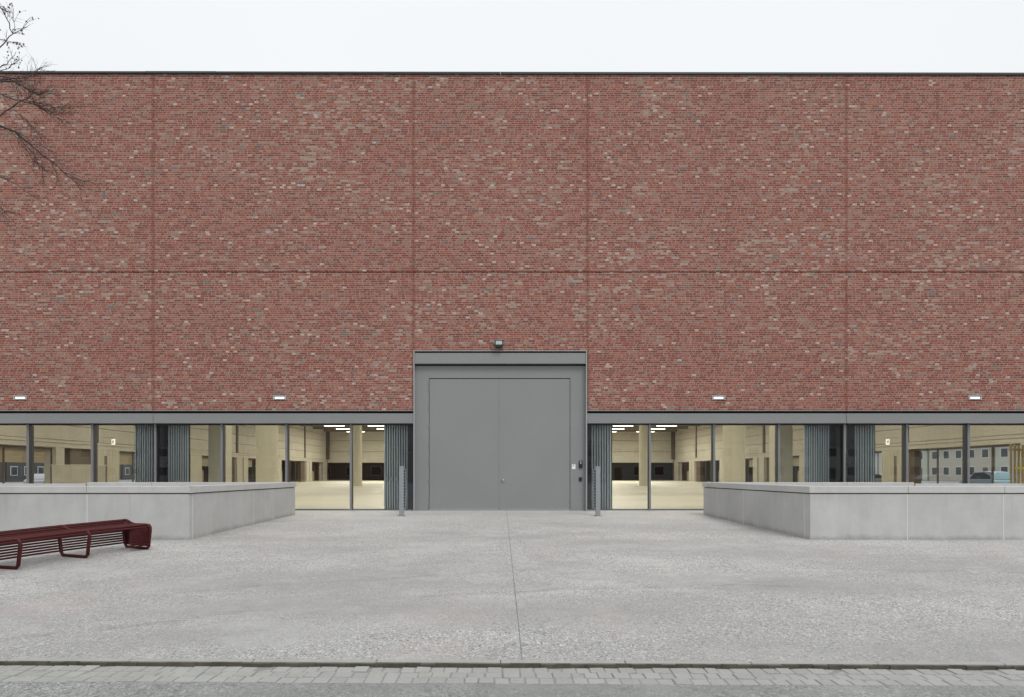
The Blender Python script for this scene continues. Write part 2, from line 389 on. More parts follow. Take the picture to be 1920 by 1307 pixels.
# ------------------------------------------------------------------ the hall (building)
hall = thing('exhibition_hall', 'long red brick hall with a grey steel double gate and a glazed ground floor', 'building')
ZL = Z(769.5)                               # brick starts
ZT = Z(140)
ZJ = Z(510); VJ = [X(p) for p in (287, 775.5, 1101.5, 1587)]
xs = [-26.5] + VJ + [26.5]
DT = Z(657.5)                               # top of gate portal
def topz(x): return ZT - .0016 * (x)        # parapet line falls a touch to the right
for i in range(5):
    a, b = xs[i] + .002, xs[i + 1] - .002
    for lo, hi in ((DT if i == 2 else ZL, ZJ - .014), (ZJ + .014, None)):
        m = MB(); m.box(a, b, 0, .36, lo, hi or 1)
        if hi is None:
            m.v = [(vx, vy, topz(vx) if vz == 1 else vz) for vx, vy, vz in m.v]
        m.build('brick_panel', 'brick', hall)
bk = MB().box(-26.5, 26.5, .361, .40, DT + .01, 12.6).box(-26.5, xs[2], .361, .40, ZL, DT + .01).box(xs[3], 26.5, .361, .40, ZL, DT + .01)
bk.build('joint_backing', mottled('joint_backing', (.055, .016, .012), .2, 2, .9), hall)
# rough inner faces in the movement joint so that it reads brown-red rather than black
cp = MB(); n = 26
for i in range(n):
    a = -27 + 54 * i / n; b = -27 + 54 * (i + 1) / n - .006
    e = .005 if i == 8 else 0
    bb = len(cp.v); cp.box(a, b, -.05, .5, 0, .055); cp.v[bb:] = [(vx, vy, vz + topz(vx) + .001 + (e if (vz > 0) else 0)) for vx, vy, vz in cp.v[bb:]]
cp.build('roof_coping', 'cap', hall)
MB().box(-26.5, 26.5, .5, 74, 12.3, 12.5).build('roof', 'cap', hall)
for s in (-1, 1): MB().box(s * 26.2, s * 26.5, .41, 74, 2.7, 12.3).box(s * 26.2, s * 26.5, .41, 3, -.3, 2.699).box(s * 26.2, s * 26.5, 31, 74, -.3, 2.699).build('outer_wall', 'brick', hall)
MB().box(-26.5, 26.5, 74.1, 74.5, -.3, 12.3).build('outer_wall', 'brick', hall)

# gate portal
px0, px1 = X(775.5), X(1100.5)
t = .03
MB().box(px0, px0 + t, -.05, .30, 0.002, DT - .003).build('portal_flange', 'steel2', hall, bevel=.003)
MB().box(px1 - t, px1, -.05, .30, 0.002, DT - .003).build('portal_flange', 'steel2', hall, bevel=.003)
MB().box(px0 + t, px1 - t, -.05, .30, DT - .022, DT - .003).build('portal_flange', 'steel2', hall, bevel=.003)
hb = MB(); hb.box(px0 + t + .005, px1 - t - .005, -.02, .10, Z(681), Z(662)).box(px0 + t + .003, px1 - t - .003, -.045, .10, Z(682.2), Z(681) - .002)
hb.build('portal_head_beam', 'steel', hall, bevel=.002)
MB().box(px0 + t, px1 - t, .13, .16, Z(688), DT - .022).build('portal_slot', 'dark', hall)
lx0, lx1, lt, lb = X(803.5), X(1070), Z(708), .03
sp = MB(); py_ = .12
sp.box(px0 + t + .001, lx0, py_, .2, .002, Z(685)).box(lx1, px1 - t - .001, py_, .2, .002, Z(685)).box(lx0 + .001, lx1 - .001, py_, .2, lt, Z(685))
sp.build('portal_surround', 'steel', hall)
MB().box(lx0 + .001, lx1 - .001, .17, .2, .002, lt - .001).build('gate_gap', 'dark', hall)
MB().box(lx0 + .001, lx1 - .001, .10, .165, .002, .022).build('gate_threshold', 'steel2', hall)
mid = X(936)
for a, b, h in ((lx0 + .014, mid - .008, 0), (mid + .008, lx1 - .014, 1)):
    lf = MB().box(a, b, .115, .168, lb, lt - .025).build('gate_leaf', 'steel', hall, bevel=.004)
    hx = lx0 + .004 if not h else lx1 - .004
    for yy in (719, 729, 764, 799, 834, 868, 903, 938, 949):
        MB().tube([(hx, .105, Z(yy) - .045), (hx, .105, Z(yy) + .045)], .016, 8).build('hinge', 'mull', lf)
    if h:
        MB().box(X(942) - .02, X(942) + .02, .108, .115, Z(903), Z(897)).build('handle_plate', 'handle', lf, bevel=.003)
        MB().tube([(X(941), .115, Z(900)), (X(941), .06, Z(900)), (X(943), .055, Z(900)), (X(947), .055, Z(900))], .011, 8).build('handle', 'handle', lf, smooth=True)
    MB().box(a, b, .105, .1145, lb + .001, lb + .025).build('bottom_seal', 'steel2', lf)
MB().box(mid - .016, mid + .016, .108, .1145, lb + .03, lt - .03).build('meeting_strip', 'steel', hall, bevel=.002)

# lintel channel each side
def lintel(a, b, cuts):
    pts = [a] + cuts + [b]
    for p, q in zip(pts, pts[1:]):
        m = MB(); p += .006; q -= .006
        m.box(p, q, -.04, .14, ZL - .022, ZL - .004)                       # upper flange
        m.box(p, q, .0, .14, Z(791.5), Z(775))                             # web
        m.box(p, q, -.045, .14, Z(793.8), Z(791.5) - .002)                 # lower flange
        m.build('lintel_channel', 'steel', hall, bevel=.003)
    MB().box(a, b, .141, .36, Z(793.5), ZL - .004).build('lintel_core', 'dark', hall)
lintel(-26, px0 - .002, [X(287)]); lintel(px1 + .002, 26, [X(1587)])

# glazed front
GY = .20; HZ = Z(797.5, 20.2)
lm = [-1000, -879, -759, -639, -553, -431, -310, -189, -70, 51, 172, 290.5, 415, 536.5, 657.5]; rm = [1219, 1339.5, 1461, 1584, 1701.5, 1817, 1939, 2060, 2180, 2300, 2420]
def bays(ms, e0, e1):
    ms = [X(p, 20.1) for p in ms if -25.8 < X(p, 20.1) < 25.8]
    return [e0] + ms + [e1]
def glazing(pts, s):
    for i, (a, b) in enumerate(zip(pts, pts[1:])):
        f = MB().ring(a + .024, b - .024, .003, Z(793.6), .012, .042, Z(793.6) - HZ, GY - .05, GY + .06)
        wnd = f.build('window', 'mulld', hall, bevel=.003)
        xm = a if s > 0 else b
        last = (i == 0) if s > 0 else (i == len(pts) - 2)
        if not last:
            MB().box(xm - .027, xm + .027, GY - .10, GY - .052, .003, Z(794.5)).build('mullion_cap', 'mull', wnd, bevel=.002)
            MB().box(xm - .022, xm + .022, GY - .052, GY + .16, .003, HZ).build('mullion', 'mulld', wnd)
        MB().box(a + .03, b - .03, GY - .065, GY - .051, .003, .03).build('sill_cap', 'mull', wnd)
        MB().quad((a + .02, GY, .045), (b - .02, GY, .045), (b - .02, GY, HZ), (a + .02, GY, HZ)).build('pane', 'glass', wnd)
glazing(bays(lm, -25.9, px0 - .001), -1); glazing(bays(rm, px1 + .001, 25.9), 1)

# interior
WX, BACK, CEIL = 23.6, 73.0, 6.9
MB().quad((-26, .1, .001), (26, .1, .001), (26, 74, .001), (-26, 74, .001)).build('hall_floor', 'floor', hall)
MB().box(-26, 26, .41, 74, CEIL, CEIL + .2).build('ceiling', 'iceil', hall)
cb = MB()
for k in range(14): cb.box(-23.5, 23.5, 2 + k * 5.3, 2.35 + k * 5.3, CEIL - .35, CEIL - .002)
cb.build('ceiling_beam', 'iceil', hall)
MB().box(-23.6, 23.6, .42, .6, 2.95, CEIL - .01).build('front_wall_lining', 'icream', hall)
MB().box(px0, px1, .3, .6, 0.002, 2.94).build('gate_lining', 'icream', hall)
GRID = [39.8 - 21.3, 39.8, 61.2, 82.4]
for s in (-1, 1):
    pan, beam = MB(), MB()
    edges = [(20.62, 39.45), (40.1, 60.85), (61.5, 82.05), (82.75, 92.9)]
    for a, b in edges:
        L_ = b - a; nn = max(1, round(L_ / 10.3))
        for i in range(nn):
            z = 2.86
            while z < CEIL - .1:
                z1 = min(z + .83, CEIL - .02)
                pan.box(s * WX, s * (WX + .2), a - 20 + L_ * i / nn + .015, a - 20 + L_ * (i + 1) / nn - .015, z + .014, z1 - .014); z = z1
    pan.build('side_wall_panels', 'icream', hall)
    MB().box(s * (WX + .05), s * (WX + .09), .61, 72.9, 2.86, CEIL - .02).build('side_wall_joints', 'ijoint', hall) if False else MB().box(s * (WX + .201), s * (WX + .25), .61, 72.9, 2.86, CEIL - .02).build('side_wall_backing', 'ijoint', hall)
    beam.box(s * (WX - .06), s * (WX + .6), .61, 72.9, 2.70, 2.85).box(s * (WX + .0), s * (WX + .6), .61, 72.9, 2.46, 2.695)
    beam.build('side_beam', 'icream', hall)
    piers = [(.61 + 20, 24.5), (30.2, 31.0), (36.25, 36.95), (39.85, 42.25), (48.3, 49.3), (52.0, 53.95), (61.2, 62.45), (62.75, 63.85), (69, 69.9), (72.2, 73.6), (83.1, 84.2), (84.4, 85.5), (91.2, 92.95)]
    for a, b in piers:
        if s > 0 and 36 < a < 37: continue
        MB().box(s * WX, s * (WX + .62), a - 20, b - 20, .003, 2.455).build('side_pier', 'icream', hall)
    for a, b in ((37.8 if s < 0 else 39.3, 39.84), (59.6, 61.19), (81.4, 83.09)):
        MB().box(s * (WX + .25), s * (WX + .62), a - 20, b - 20, .003, 2.455).build('brown_door_reveal', 'ibrown', hall)
    rb = MB()                                # ribbed facing on the pier next to the pictogram
    y_ = 39.9
    while y_ < 42.2:
        if not 40.6 < y_ < 40.95: rb.box(s * (WX - .035), s * (WX - .001), y_ - 20, y_ - 20 + .06, .05, 2.40)
        y_ += .16
    rb.build('ribbed_facing', 'icol', hall)
    MB().box(s * (WX - .015), s * (WX - .001), 20.60, 20.92, .05, 2.1).build('service_door', 'ibrown', hall)
    fr = MB()
    for a, b in ((24.5, 30.2), (31, 36.25 if s < 0 else 39.3), (42.25, 48.3), (49.3, 52), (53.95, 59.6), (63.85, 69), (73.6, 81.4), (85.5, 91.2)):
        k = max(1, round((b - a) / 1.9))
        for i in range(k + 1):
            yy = a + (b - a) * i / k - 20
            fr.box(s * (WX + .20), s * (WX + .28), yy - .03, yy + .03, .003, 2.40)
        fr.box(s * (WX + .205), s * (WX + .275), a - 20, b - 20, 2.34, 2.40)
    fr.build('side_window_frame', 'ibrown', hall)
    bl = MB()
    for a, b in ((31.2, 36), (42.4, 44.6), (54.2, 57.5), (64, 66), (24.6, 30))[0 if s < 0 else 2:4 + (s < 0)]:
        bl.box(s * (WX + .40), s * (WX + .43), a - 20, b - 20, 1.62, 2.33)
    for a, b in ((54.3, 55.4), (74.0, 75.4), (86.0, 88.1)):
        bl.box(s * (WX + .5), s * (WX + .55), a - 20, b - 20, .003, 1.25)
    bl.build('roller_blind', 'blind', hall)
    MB().box(s * 26.0, s * 26.1, .5, 3, 0, 2.49).box(s * 26.0, s * 26.1, 31, 73.5, 0, 2.49).build('corridor_wall', mottled('corridor_dark', (.045, .05, .052), .5, .35, .4), hall)
    MB().box(s * (WX + .62), s * 26.0, .5, 73.5, 2.5, 2.6).build('corridor_ceiling', 'dark', hall)
    dk = MB()
    for gpos in GRID[1:]: dk.box(s * (WX - .02), s * (WX + .19), gpos - 20.3, gpos - 19.95, 2.86, CEIL - .03)
    dk.build('dark_recess', mottled('brown_recess', (.05, .032, .022), .15, 2, .7), hall)
    MB().box(s * (WX - .45), s * (WX - .01), 72.2, 72.6, 2.86, CEIL - .03).build('corner_post', mottled('corner_brown', (.09, .065, .045), .1, 2, .7), hall)
    # round columns and the square pier behind the glass
    for (yd, rr) in ((34.8, .545), (56.7, .39)):
        MB().cyl(s * 11.9, yd - 20, .002, CEIL - .36, rr, 40).build('column', 'icol', hall, smooth=False)
    MB().box(s * 8.62, s * 9.12, 1.3, 1.9, .003, CEIL - .36).build('square_pier', 'icol', hall, bevel=.01)
    MB().box(s * 14.9, s * 15.35, 4.4, 5.1, .003, CEIL - .36).build('square_pier', 'ibrown', hall, bevel=.01) if False else None
# back wall
bw = MB(); z = 2.42
xx = [-23.6, -19, -13.7, -8.3, -2.8, 2.8, 8.3, 13.7, 19, 23.6]
while z < CEIL - .1:
    z1 = min(z + 1.5, CEIL)
    for a, b in zip(xx, xx[1:]): bw.box(a + .03, b - .03, BACK, BACK + .3, z + .025, z1 - .025)
    z = z1
bw.build('back_wall_panels', 'icream', hall)
MB().box(-23.6, 23.6, BACK + .31, BACK + .5, 2.4, CEIL).build('back_wall_backing', 'ijoint', hall)
bd = MB()
for a, b in zip(xx, xx[1:]): bd.box(a + .05, b - .05, BACK + .5, BACK + .55, .003, 2.4)
bd.build('back_doors', 'iblack', hall)
bp = MB()
for a in xx[1:-1]: bp.box(a - .12, a + .12, BACK + .1, BACK + .5, .003, 2.41)
bp.build('back_door_posts', 'iblack', hall)

# ------------------------------------------------------------------ folding screens behind the glass
def screen(label, a, b, gap0, gap1, hz, d=20.5, group='folding grey screens stacked behind the glass'):
    xa, xb = X(a, d), X(b, d); n = round((b - a) / 4.6)
    t = thing('folding_screen', label, 'folding screen', group, loc=((xa + xb) / 2, d - 20, 0))
    cx = (xa + xb) / 2; p = (xb - xa) / n
    for i in range(n):
        x0 = xa + i * p - cx
        dy = .012 * (i % 2)
        lf = MB().box(x0 + p * .04, x0 + p * .62, dy, dy + .05, .012, 2.56).build('leaf', 'shut', t, bevel=.006)
        if i % 2: MB().box(x0 - p * .12, x0 + p * .30, dy - .02, dy - .001, hz - .06, hz + .06).build('hinge', 'shut', lf, bevel=.01)
    m = MB()
    for i in range(n): m.box(xa + i * p - cx + p * .625, xa + (i + 1) * p - cx + p * .035, .035, .075, .012, 2.56)
    m.build('seals', 'shutd', t)
    g0, g1 = X(gap0, d) - cx, X(gap1, d) - cx
    MB().box(g0, g1, .02, .06, .012, 2.56).build('end_panel', 'jamb', t)
    MB().box(min(xa - cx, g0), max(xb - cx, g1), -.04, .12, 2.565, 2.63).build('top_track', 'mulld', t)
screen('stack of blue-grey folding leaves directly left of the grey gate', 720, 766, 765.6, 779, .93)
screen('stack of blue-grey folding leaves directly right of the grey gate', 1109, 1148, 1096, 1109.6, 1.0)
screen('folding leaf stack left of the window post above the left concrete wall', 252.5, 287, 287.3, 289.5, .80)
screen('folding leaf stack right of the dark strip, beside the tan pier at left', 315, 354.5, 292, 314.6, .80)
screen('widest folding leaf stack, above the corner of the right concrete wall', 1508, 1556.5, 1557, 1582, .80)
screen('folding leaf stack right of the window post in the right-hand glazing', 1603, 1642, 1588, 1602.6, .80)

# ------------------------------------------------------------------ hanging hall lamps
def lamp():
    t = thing('hanging_lamp', 'x', 'ceiling lamp', 'tube lamps hanging from the hall ceiling')
    MB().box(-1.15, 1.15, -.05, .05, .03, .10).build('housing', 'white', t)
    MB().box(-1.12, 1.12, -.045, .045, -.01, .029).build('diffuser', 'tube', t)
    for x in (-.9, .9): MB().tube([(x, 0, .10), (x, 0, .34)], .006, 4).build('cable', 'steel', t)
    ld = bpy.data.lights.new('lamp_glow', 'AREA'); ld.shape = 'RECTANGLE'; ld.size = 2.2; ld.size_y = .3; ld.energy = 620; ld.color = (1, .95, .81)
    lo = bpy.data.objects.new('lamp_glow', ld); COL.objects.link(lo); lo.parent = t; lo.location = (0, 0, -.03)
    return t
dim = bpy.data.lights.new('lamp_glow_dim', 'AREA'); dim.shape = 'RECTANGLE'; dim.size = 2.2; dim.size_y = .3; dim.energy = 270; dim.color = (1, .94, .80)
proto = None
nearname = {24.5: 'front edge behind the glass', 31: 'second lamp row', 40: 'third lamp row', 49: 'fourth lamp row', 58: 'fifth lamp row', 67: 'sixth lamp row'}
rowname = {75.2: 'nearest', 80.6: 'middle', 86.2: 'farthest'}
for d in (24.5, 31, 40, 49, 58, 67, 75.2, 80.6, 86.2):
    seen = d in rowname
    cols = (-18.3, -13.5, -8.9, 8.9, 13.5, 18.3) if seen else (-18, -6.5, 6.5, 18)
    for x in cols:
        if proto is None: proto = lamp(); o = proto
        else: o = copy_tree(proto)
        o.location = (x, d - 20, 6.22)
        side = 'left' if x < 0 else 'right'
        if seen:
            wh = {18.3: 'nearest the side wall', 13.5: 'second from the side wall', 8.9: 'nearest the gate'}[abs(x)]
            o['label'] = f"tube lamp of the {rowname[d]} visible row, {side} half, {wh}"
        else:
            o['label'] = f"tube lamp over the {nearname[d]}, {side} {'outer' if abs(x) > 10 else 'inner'} one"
        if not seen:
            for c in o.children:
                if c.type == 'LIGHT' and d < 45:
                    c.data = dim

# exit pictograms, slatted screen, yellow strip
for s, nm in ((-1, 'left'), (1, 'right')):
    t = thing('exit_sign', f'small lit white pictogram sign high on the {nm} hall wall beside the ribbed door', 'sign', 'lit pictogram signs on the hall walls', loc=(s * (WX - .6), 40.55 - 20, 0))
    zc = Z(828.5, 40.5)
    MB().box(-.10, .10, -.02, .03, zc - .17, zc + .17).build('panel', 'pict', t, bevel=.01)
    f = MB()                                 # running figure and arrow, cut as plain blocks
    f.box(-.01, .03, -.026, -.021, zc + .07, zc + .11).box(-.03, .03, -.026, -.021, zc - .01, zc + .06).box(-.055, -.035, -.026, -.021, zc + .01, zc + .04)
    f.box(-.05, -.015, -.026, -.021, zc - .10, zc - .015).box(.01, .045, -.026, -.021, zc - .06, zc - .015)
    f.build('symbol', 'cap', t)
    MB().tube([(0, .01, zc + .17), (0, .01, zc + .23)], .012, 6).build('hanger', 'steel', t)
    MB().box(0, s * .62, 0, .03, zc + .23, zc + .25).build('bracket', 'steel', t)
t = thing('slatted_screen', 'upright tan wooden slat screen inside the hall at the far right window', 'screen', loc=(X(1935, 24.5), 4.5, 0))
m = MB()
for i in range(11): m.box(-.78 + i * .14, -.78 + i * .14 + .075, 0, .04, .05, 2.12)
m.build('slats', 'wood', t, bevel=.004)
MB().box(-.8, .78, .041, .07, .0, .08).box(-.8, .78, .041, .07, 1.9, 1.98).build('rail', 'wood', t)
o = MB().box(-.62, .76, -.02, -.004, 0, .075).build('yellow_strip', 'yel'); o.location = (X(1935, 24.5), 4.5, Z(879.5, 24.5)); tag(o, 'bright yellow strip across the tan slat screen', 'tape')  # thin yellow strip just in front of the slats
# parts of the left hall edge: free-standing counter block and post
t = thing('reception_counter', 'pale box counter inside the hall behind the second left window', 'counter', loc=(X(148, 30), 10, 0))
MB().box(-1.0, 1.0, -.3, .3, .003, 1.42).build('body', 'icream', t, bevel=.01); MB().box(-1.03, 1.03, -.33, .33, 1.425, 1.46).build('top', 'icol', t, bevel=.005)

# ------------------------------------------------------------------ lights and fittings on the facade
def wall_light(px, label):
    t = thing('wall_light', label, 'wall light', 'recessed wall lights above the lintel', loc=(X(px), 0, Z(745.3)))
    W2, H2 = .19, .068
    MB().box(-W2, W2, -.03, -.002, H2 - .018, H2).box(-W2, W2, -.03, -.002, -H2, -H2 + .014).box(-W2, -W2 + .022, -.03, -.002, -H2 + .0145, H2 - .0185).box(W2 - .022, W2, -.03, -.002, -H2 + .0145, H2 - .0185).build('frame', 'coping', t, bevel=.003)
    MB().box(-W2 + .023, W2 - .023, -.012, -.002, -H2 + .015, H2 - .019).build('recess', mottled('lamp_recess', (.10, .14, .15), .1, 3, .4), t)
    MB().box(-W2 + .05, W2 - .05, -.022, -.0125, -.032, .014).build('lamp_slot', 'lit', t)
wall_light(38.5, 'wall light on the brick at the far left, beneath the bare branches')
wall_light(524.5, 'wall light on the brick between the far left one and the gate')
wall_light(1347, 'wall light on the brick first to the right of the gate')
wall_light(1827.5, 'wall light on the brick at the far right end')
t = thing('floodlight', 'small black floodlight on the brick above the gate', 'floodlight', loc=(X(935.5), 0, Z(646.5)))
MB().box(-.115, .115, -.20, -.06, -.105, .10).build('body', 'black', t, bevel=.012)
MB().box(-.092, .092, -.206, -.2005, -.03, .078).build('lens', 'lens', t, bevel=.003)
MB().box(-.06, .06, -.06, -.001, -.04, .04).build('bracket', 'black', t)
MB().box(-.13, .13, -.21, -.06, .1005, .112).build('visor', 'steel2', t)
t = thing('card_reader', 'black and chrome card reader on the grey gate surround', 'card reader', loc=(X(1089.5), .12, Z(870)))
MB().box(-.05, .05, -.05, -.001, -.12, .10).build('body', 'black', t, bevel=.012)
MB().box(-.022, .022, -.058, -.051, -.0, .085).build('keypad', 'handle', t, bevel=.004)
o = MB().box(-.042, .042, -.045, -.001, -.055, .055).build('push_button', 'black', bevel=.01); o.location = (X(1089), .12, Z(898.5)); tag(o, 'small black button box below the card reader', 'switch')
t = thing('notice', 'small white notice stuck beside the right gate leaf', 'notice', loc=(X(1076.5), .12, Z(875)))
MB().box(-.052, .052, -.006, -.001, -.07, .07).build('sheet', 'white', t)
MB().box(-.006, .012, -.008, -.0065, .005, .045).box(-.018, .022, -.008, -.0065, .046, .054).build('mark', 'shutd', t)

# ------------------------------------------------------------------ bollards with a row of holes
def bollard(px, s, label):
    d = 18.35; y = d - 20
    t = thing('bollard', label, 'bollard', 'steel posts in front of the gate', loc=(X(px, d), y, gz(y)))
    H = Z(875, d) - gz(y)
    MB().box(-.062, .062, -.05, .05, -.05, H).build('post', 'post', t, bevel=.006)
    pl = MB(); x0, x1 = (.0625, .118) if s > 0 else (-.118, -.0625)
    z = .22; pit = .079; k = 0
    pl.box(x0, x1, -.012, .012, .20, .225)
    w = .012
    z = .225
    while z + pit < H - .03:
        pl.box(x0, x1, -.012, .012, z + pit - .024, z + pit)
        pl.box(x1 - w if s > 0 else x0, x1 if s > 0 else x0 + w, -.012, .012, z, z + pit - .024)
        z += pit
    pl.build('perforated_strip', 'post', t)
    MB().box(x0 + .001, x1 - w - .001, .006, .012, .226, z - .02).build('strip_backing', 'black', t) if s > 0 else MB().box(x0 + w + .001, x1 - .001, .006, .012, .226, z - .02).build('strip_backing', 'black', t)
    MB().box(-.066, .066, -.054, .054, H + .001, H + .012).build('cap', 'steel2', t)
    MB().box(-.11, .11, -.10, .10, -.002, .008).build('base_plate', mottled('base_stain', (.2, .19, .16), .2, 5, .8), t)
bollard(753, 1, 'grey steel bollard left of the gate, holes facing right')
bollard(1121, -1, 'grey steel bollard right of the gate, holes facing left')

# ------------------------------------------------------------------ concrete enclosures
def enclosure(label, pts, joints, side, name='retaining_wall'):
    """pts: outer corner line; joints: per segment, distances along it; thickness goes inwards (side=+1: left of travel)."""
    t = thing(name, label, 'concrete wall', 'low concrete walls in front of the hall')
    P = [Vector(p) for p in pts]
    def offs(k):
        out = []
        for i, p in enumerate(P):
            ds = []
            if i > 0: ds.append((P[i] - P[i - 1]).normalized())
            if i < len(P) - 1: ds.append((P[i + 1] - P[i]).normalized())
            ns = [Vector((-q.y, q.x)) * side for q in ds]
            nv = sum(ns, Vector((0, 0))); nv.normalize(); out.append(p + nv * (k / nv.dot(ns[0])))
        return out
    lay = {}
    for key, (a, b) in dict(wall=(0, .24), neck=(.02, .22), cop=(-.022, .30)).items(): lay[key] = (offs(a), offs(b))
    sm = MB()
    for i in range(len(P) - 1):
        L_ = (P[i + 1] - P[i]).length; dr = (P[i + 1] - P[i]).normalized(); cuts = [0] + joints[i] + [L_]
        zt = pts_z[i] if (pts_z := globals().get('PZ')) else .856
        for a, b in zip(cuts, cuts[1:]):
            for key, z0, z1, nm, mt, gp in (('wall', -.5, zt - .150, 'wall_panel', 'conc', .010), ('neck', zt - .1495, zt - .1305, 'shadow_joint', 'ijoint', 0), ('cop', zt - .130, zt, 'coping', 'coping', .003)):
                o0, o1 = lay[key][0], lay[key][1]
                def pt(arr, s_):
                    if s_ <= 1e-6: return arr[i]
                    if s_ >= L_ - 1e-6: return arr[i + 1]
                    base = P[i] + dr * s_; nn = Vector((-dr.y, dr.x)) * side
                    off = (arr[i] - P[i]).dot(nn); return base + nn * off
                ga = 0 if a == 0 and i else gp; gb = 0 if b == L_ and i < len(P) - 2 else gp
                A0, A1 = pt(o0, a), pt(o1, a); B0, B1 = pt(o0, b), pt(o1, b)
                if a > 0: A0 = A0 + dr * ga; A1 = A1 + dr * ga
                if b < L_: B0 = B0 - dr * gb; B1 = B1 - dr * gb
                MB().prism([tuple(q) for q in (A0, B0, B1, A1)], z0, z1).build(nm, mt, t, bevel=.006 if key == 'cop' else .004)
        nn = Vector((-dr.y, dr.x)) * side
        for c in joints[i]:
            b0 = P[i] + dr * c
            q = [b0 - dr * .0095 + nn * .002, b0 + dr * .0095 + nn * .002, b0 + dr * .0095 + nn * .2, b0 - dr * .0095 + nn * .2]
            sm.prism([tuple(v) for v in q], -.45, zt - .152)
    sm.build('joint_sealant', 'seal', t)
    return t
PZ = [.856] * 4
enclosure('low concrete wall with coping behind the red bench, left of the gate', [(-24, -6.73), (X(355, 13.27), -6.73), (X(553.5, 18.79), -1.21), (-11.2, -1.21)],
          [[24 + X(163, 13.27) - 1.9 * k for k in range(7, -1, -1)], [.12, 2.9], [1.9, 3.8]], 1)
enclosure('low concrete wall with coping and sharp corner, right of the gate', [(24, -6.73), (X(1519, 13.27), -6.73), (X(1319, 18.79), -1.21), (11.2, -1.21)],
          [sorted([24 - X(1702, 13.27) - 1.87 * k for k in range(8)]), [.22, 3.0], [1.9, 3.8]], -1)
for s, nm in ((-1, 'left'), (1, 'right')):
    t = thing('parapet_wall', f'slightly lower concrete parapet continuing behind the {nm} concrete wall', 'concrete wall', 'low concrete walls in front of the hall')
    MB().box(s * 11.24, s * 24, -1.45, -1.22, -.5, .68).build('wall_panel', 'conc', t, bevel=.004)
    MB().box(s * 11.24, s * 24, -1.50, -1.18, .685, .815).build('coping', 'coping', t, bevel=.006)

# ------------------------------------------------------------------ red slatted bench
def bench():
    st = [(-7.62, 6.6), (-7.48, 7.65), (-7.26, 8.75), (-6.96, 9.84), (-6.60, 10.90), (-6.13, 11.91)]
    st = [Vector((x, d - 20)) for x, d in st]
    base = Vector((-6.96, 9.84 - 20))
    t = thing('bench', 'dark red slatted metal bench curving past the left concrete wall', 'bench', loc=(base.x, base.y, 0))
    def cat(p0, p1, p2, p3, u): return .5 * ((2 * p1) + (p2 - p0) * u + (2 * p0 - 5 * p1 + 4 * p2 - p3) * u * u + (3 * p1 - p0 - 3 * p2 + p3) * u ** 3)
    def P(u):
        i = min(int(u), len(st) - 2); f = u - i
        a = st[i - 1] if i else 2 * st[0] - st[1]; b = st[i + 2] if i + 2 < len(st) else 2 * st[-1] - st[-2]
        return cat(a, st[i], st[i + 1], b, f)
    def frame(u):
        p = P(u); q = (P(min(u + .02, 4.9999)) - P(max(u - .02, 0))).normalized(); return p, Vector((-q.y, q.x))
    def at(u, n, z):
        p, nn = frame(u); v = p + nn * n; return (v.x - base.x, v.y - base.y, z + gz(v.y))
    sec = [(.03, .02), (-.01, .06), (-.05, .33), (-.05, .39), (-.02, .425), (.10, .430), (.22, .425), (.36, .425), (.46, .45), (.55, .485), (.62, .49), (.66, .46), (.66, .40), (.60, .07), (.56, .02)]
    def loop(u, r=.027, du=0):
        MB().tube([at(u, n, z) for n, z in sec], r, 8, closed=True).build('leg_frame', 'red', t, smooth=True)
    for u in (0, 1, 2, 3, 4): loop(u)
    loop(4.985, .026)
    us = [i * .1 for i in range(50)] + [4.985]
    top = [(-.045, .405), (.0, .435), (.07, .438), (.14, .437), (.21, .434), (.28, .433), (.35, .433), (.42, .445), (.49, .468), (.56, .49), (.63, .495)]
    for n, z in top: MB().tube([at(u, n, z) for u in us], .016, 6).build('seat_slat', 'red', t, smooth=True)
    for k in range(9):
        z = .09 + k * .041; n = .615 + (z - .07) / .33 * .06
        MB().tube([at(u, n, z) for u in us], .0165, 6).build('side_slat', 'red', t, smooth=True)
    e = MB()                                # closed, ribbed far end
    z = .075
    while z < .42:
        f = (z - .06) / .33; e.tube([at(4.97, -.01 - .04 * min(1, f), z), at(4.99, .60 + .06 * min(1, f), z)], .0165, 6); z += .0245
    e.build('end_panel', 'red', t, smooth=True)
    rr = MB()                               # last bay also has slats on the near side, wrapping round the end
    for k in range(13):
        z = .085 + k * .0265; n = -.012 - (z - .06) / .33 * .035
        rr.tube([at(4.66 + .03 * j, n + .03 * max(0, 1 - j / 3.), z) for j in range(12)], .011, 6)
    rr.build('end_slats', 'red', t, smooth=True)
bench()

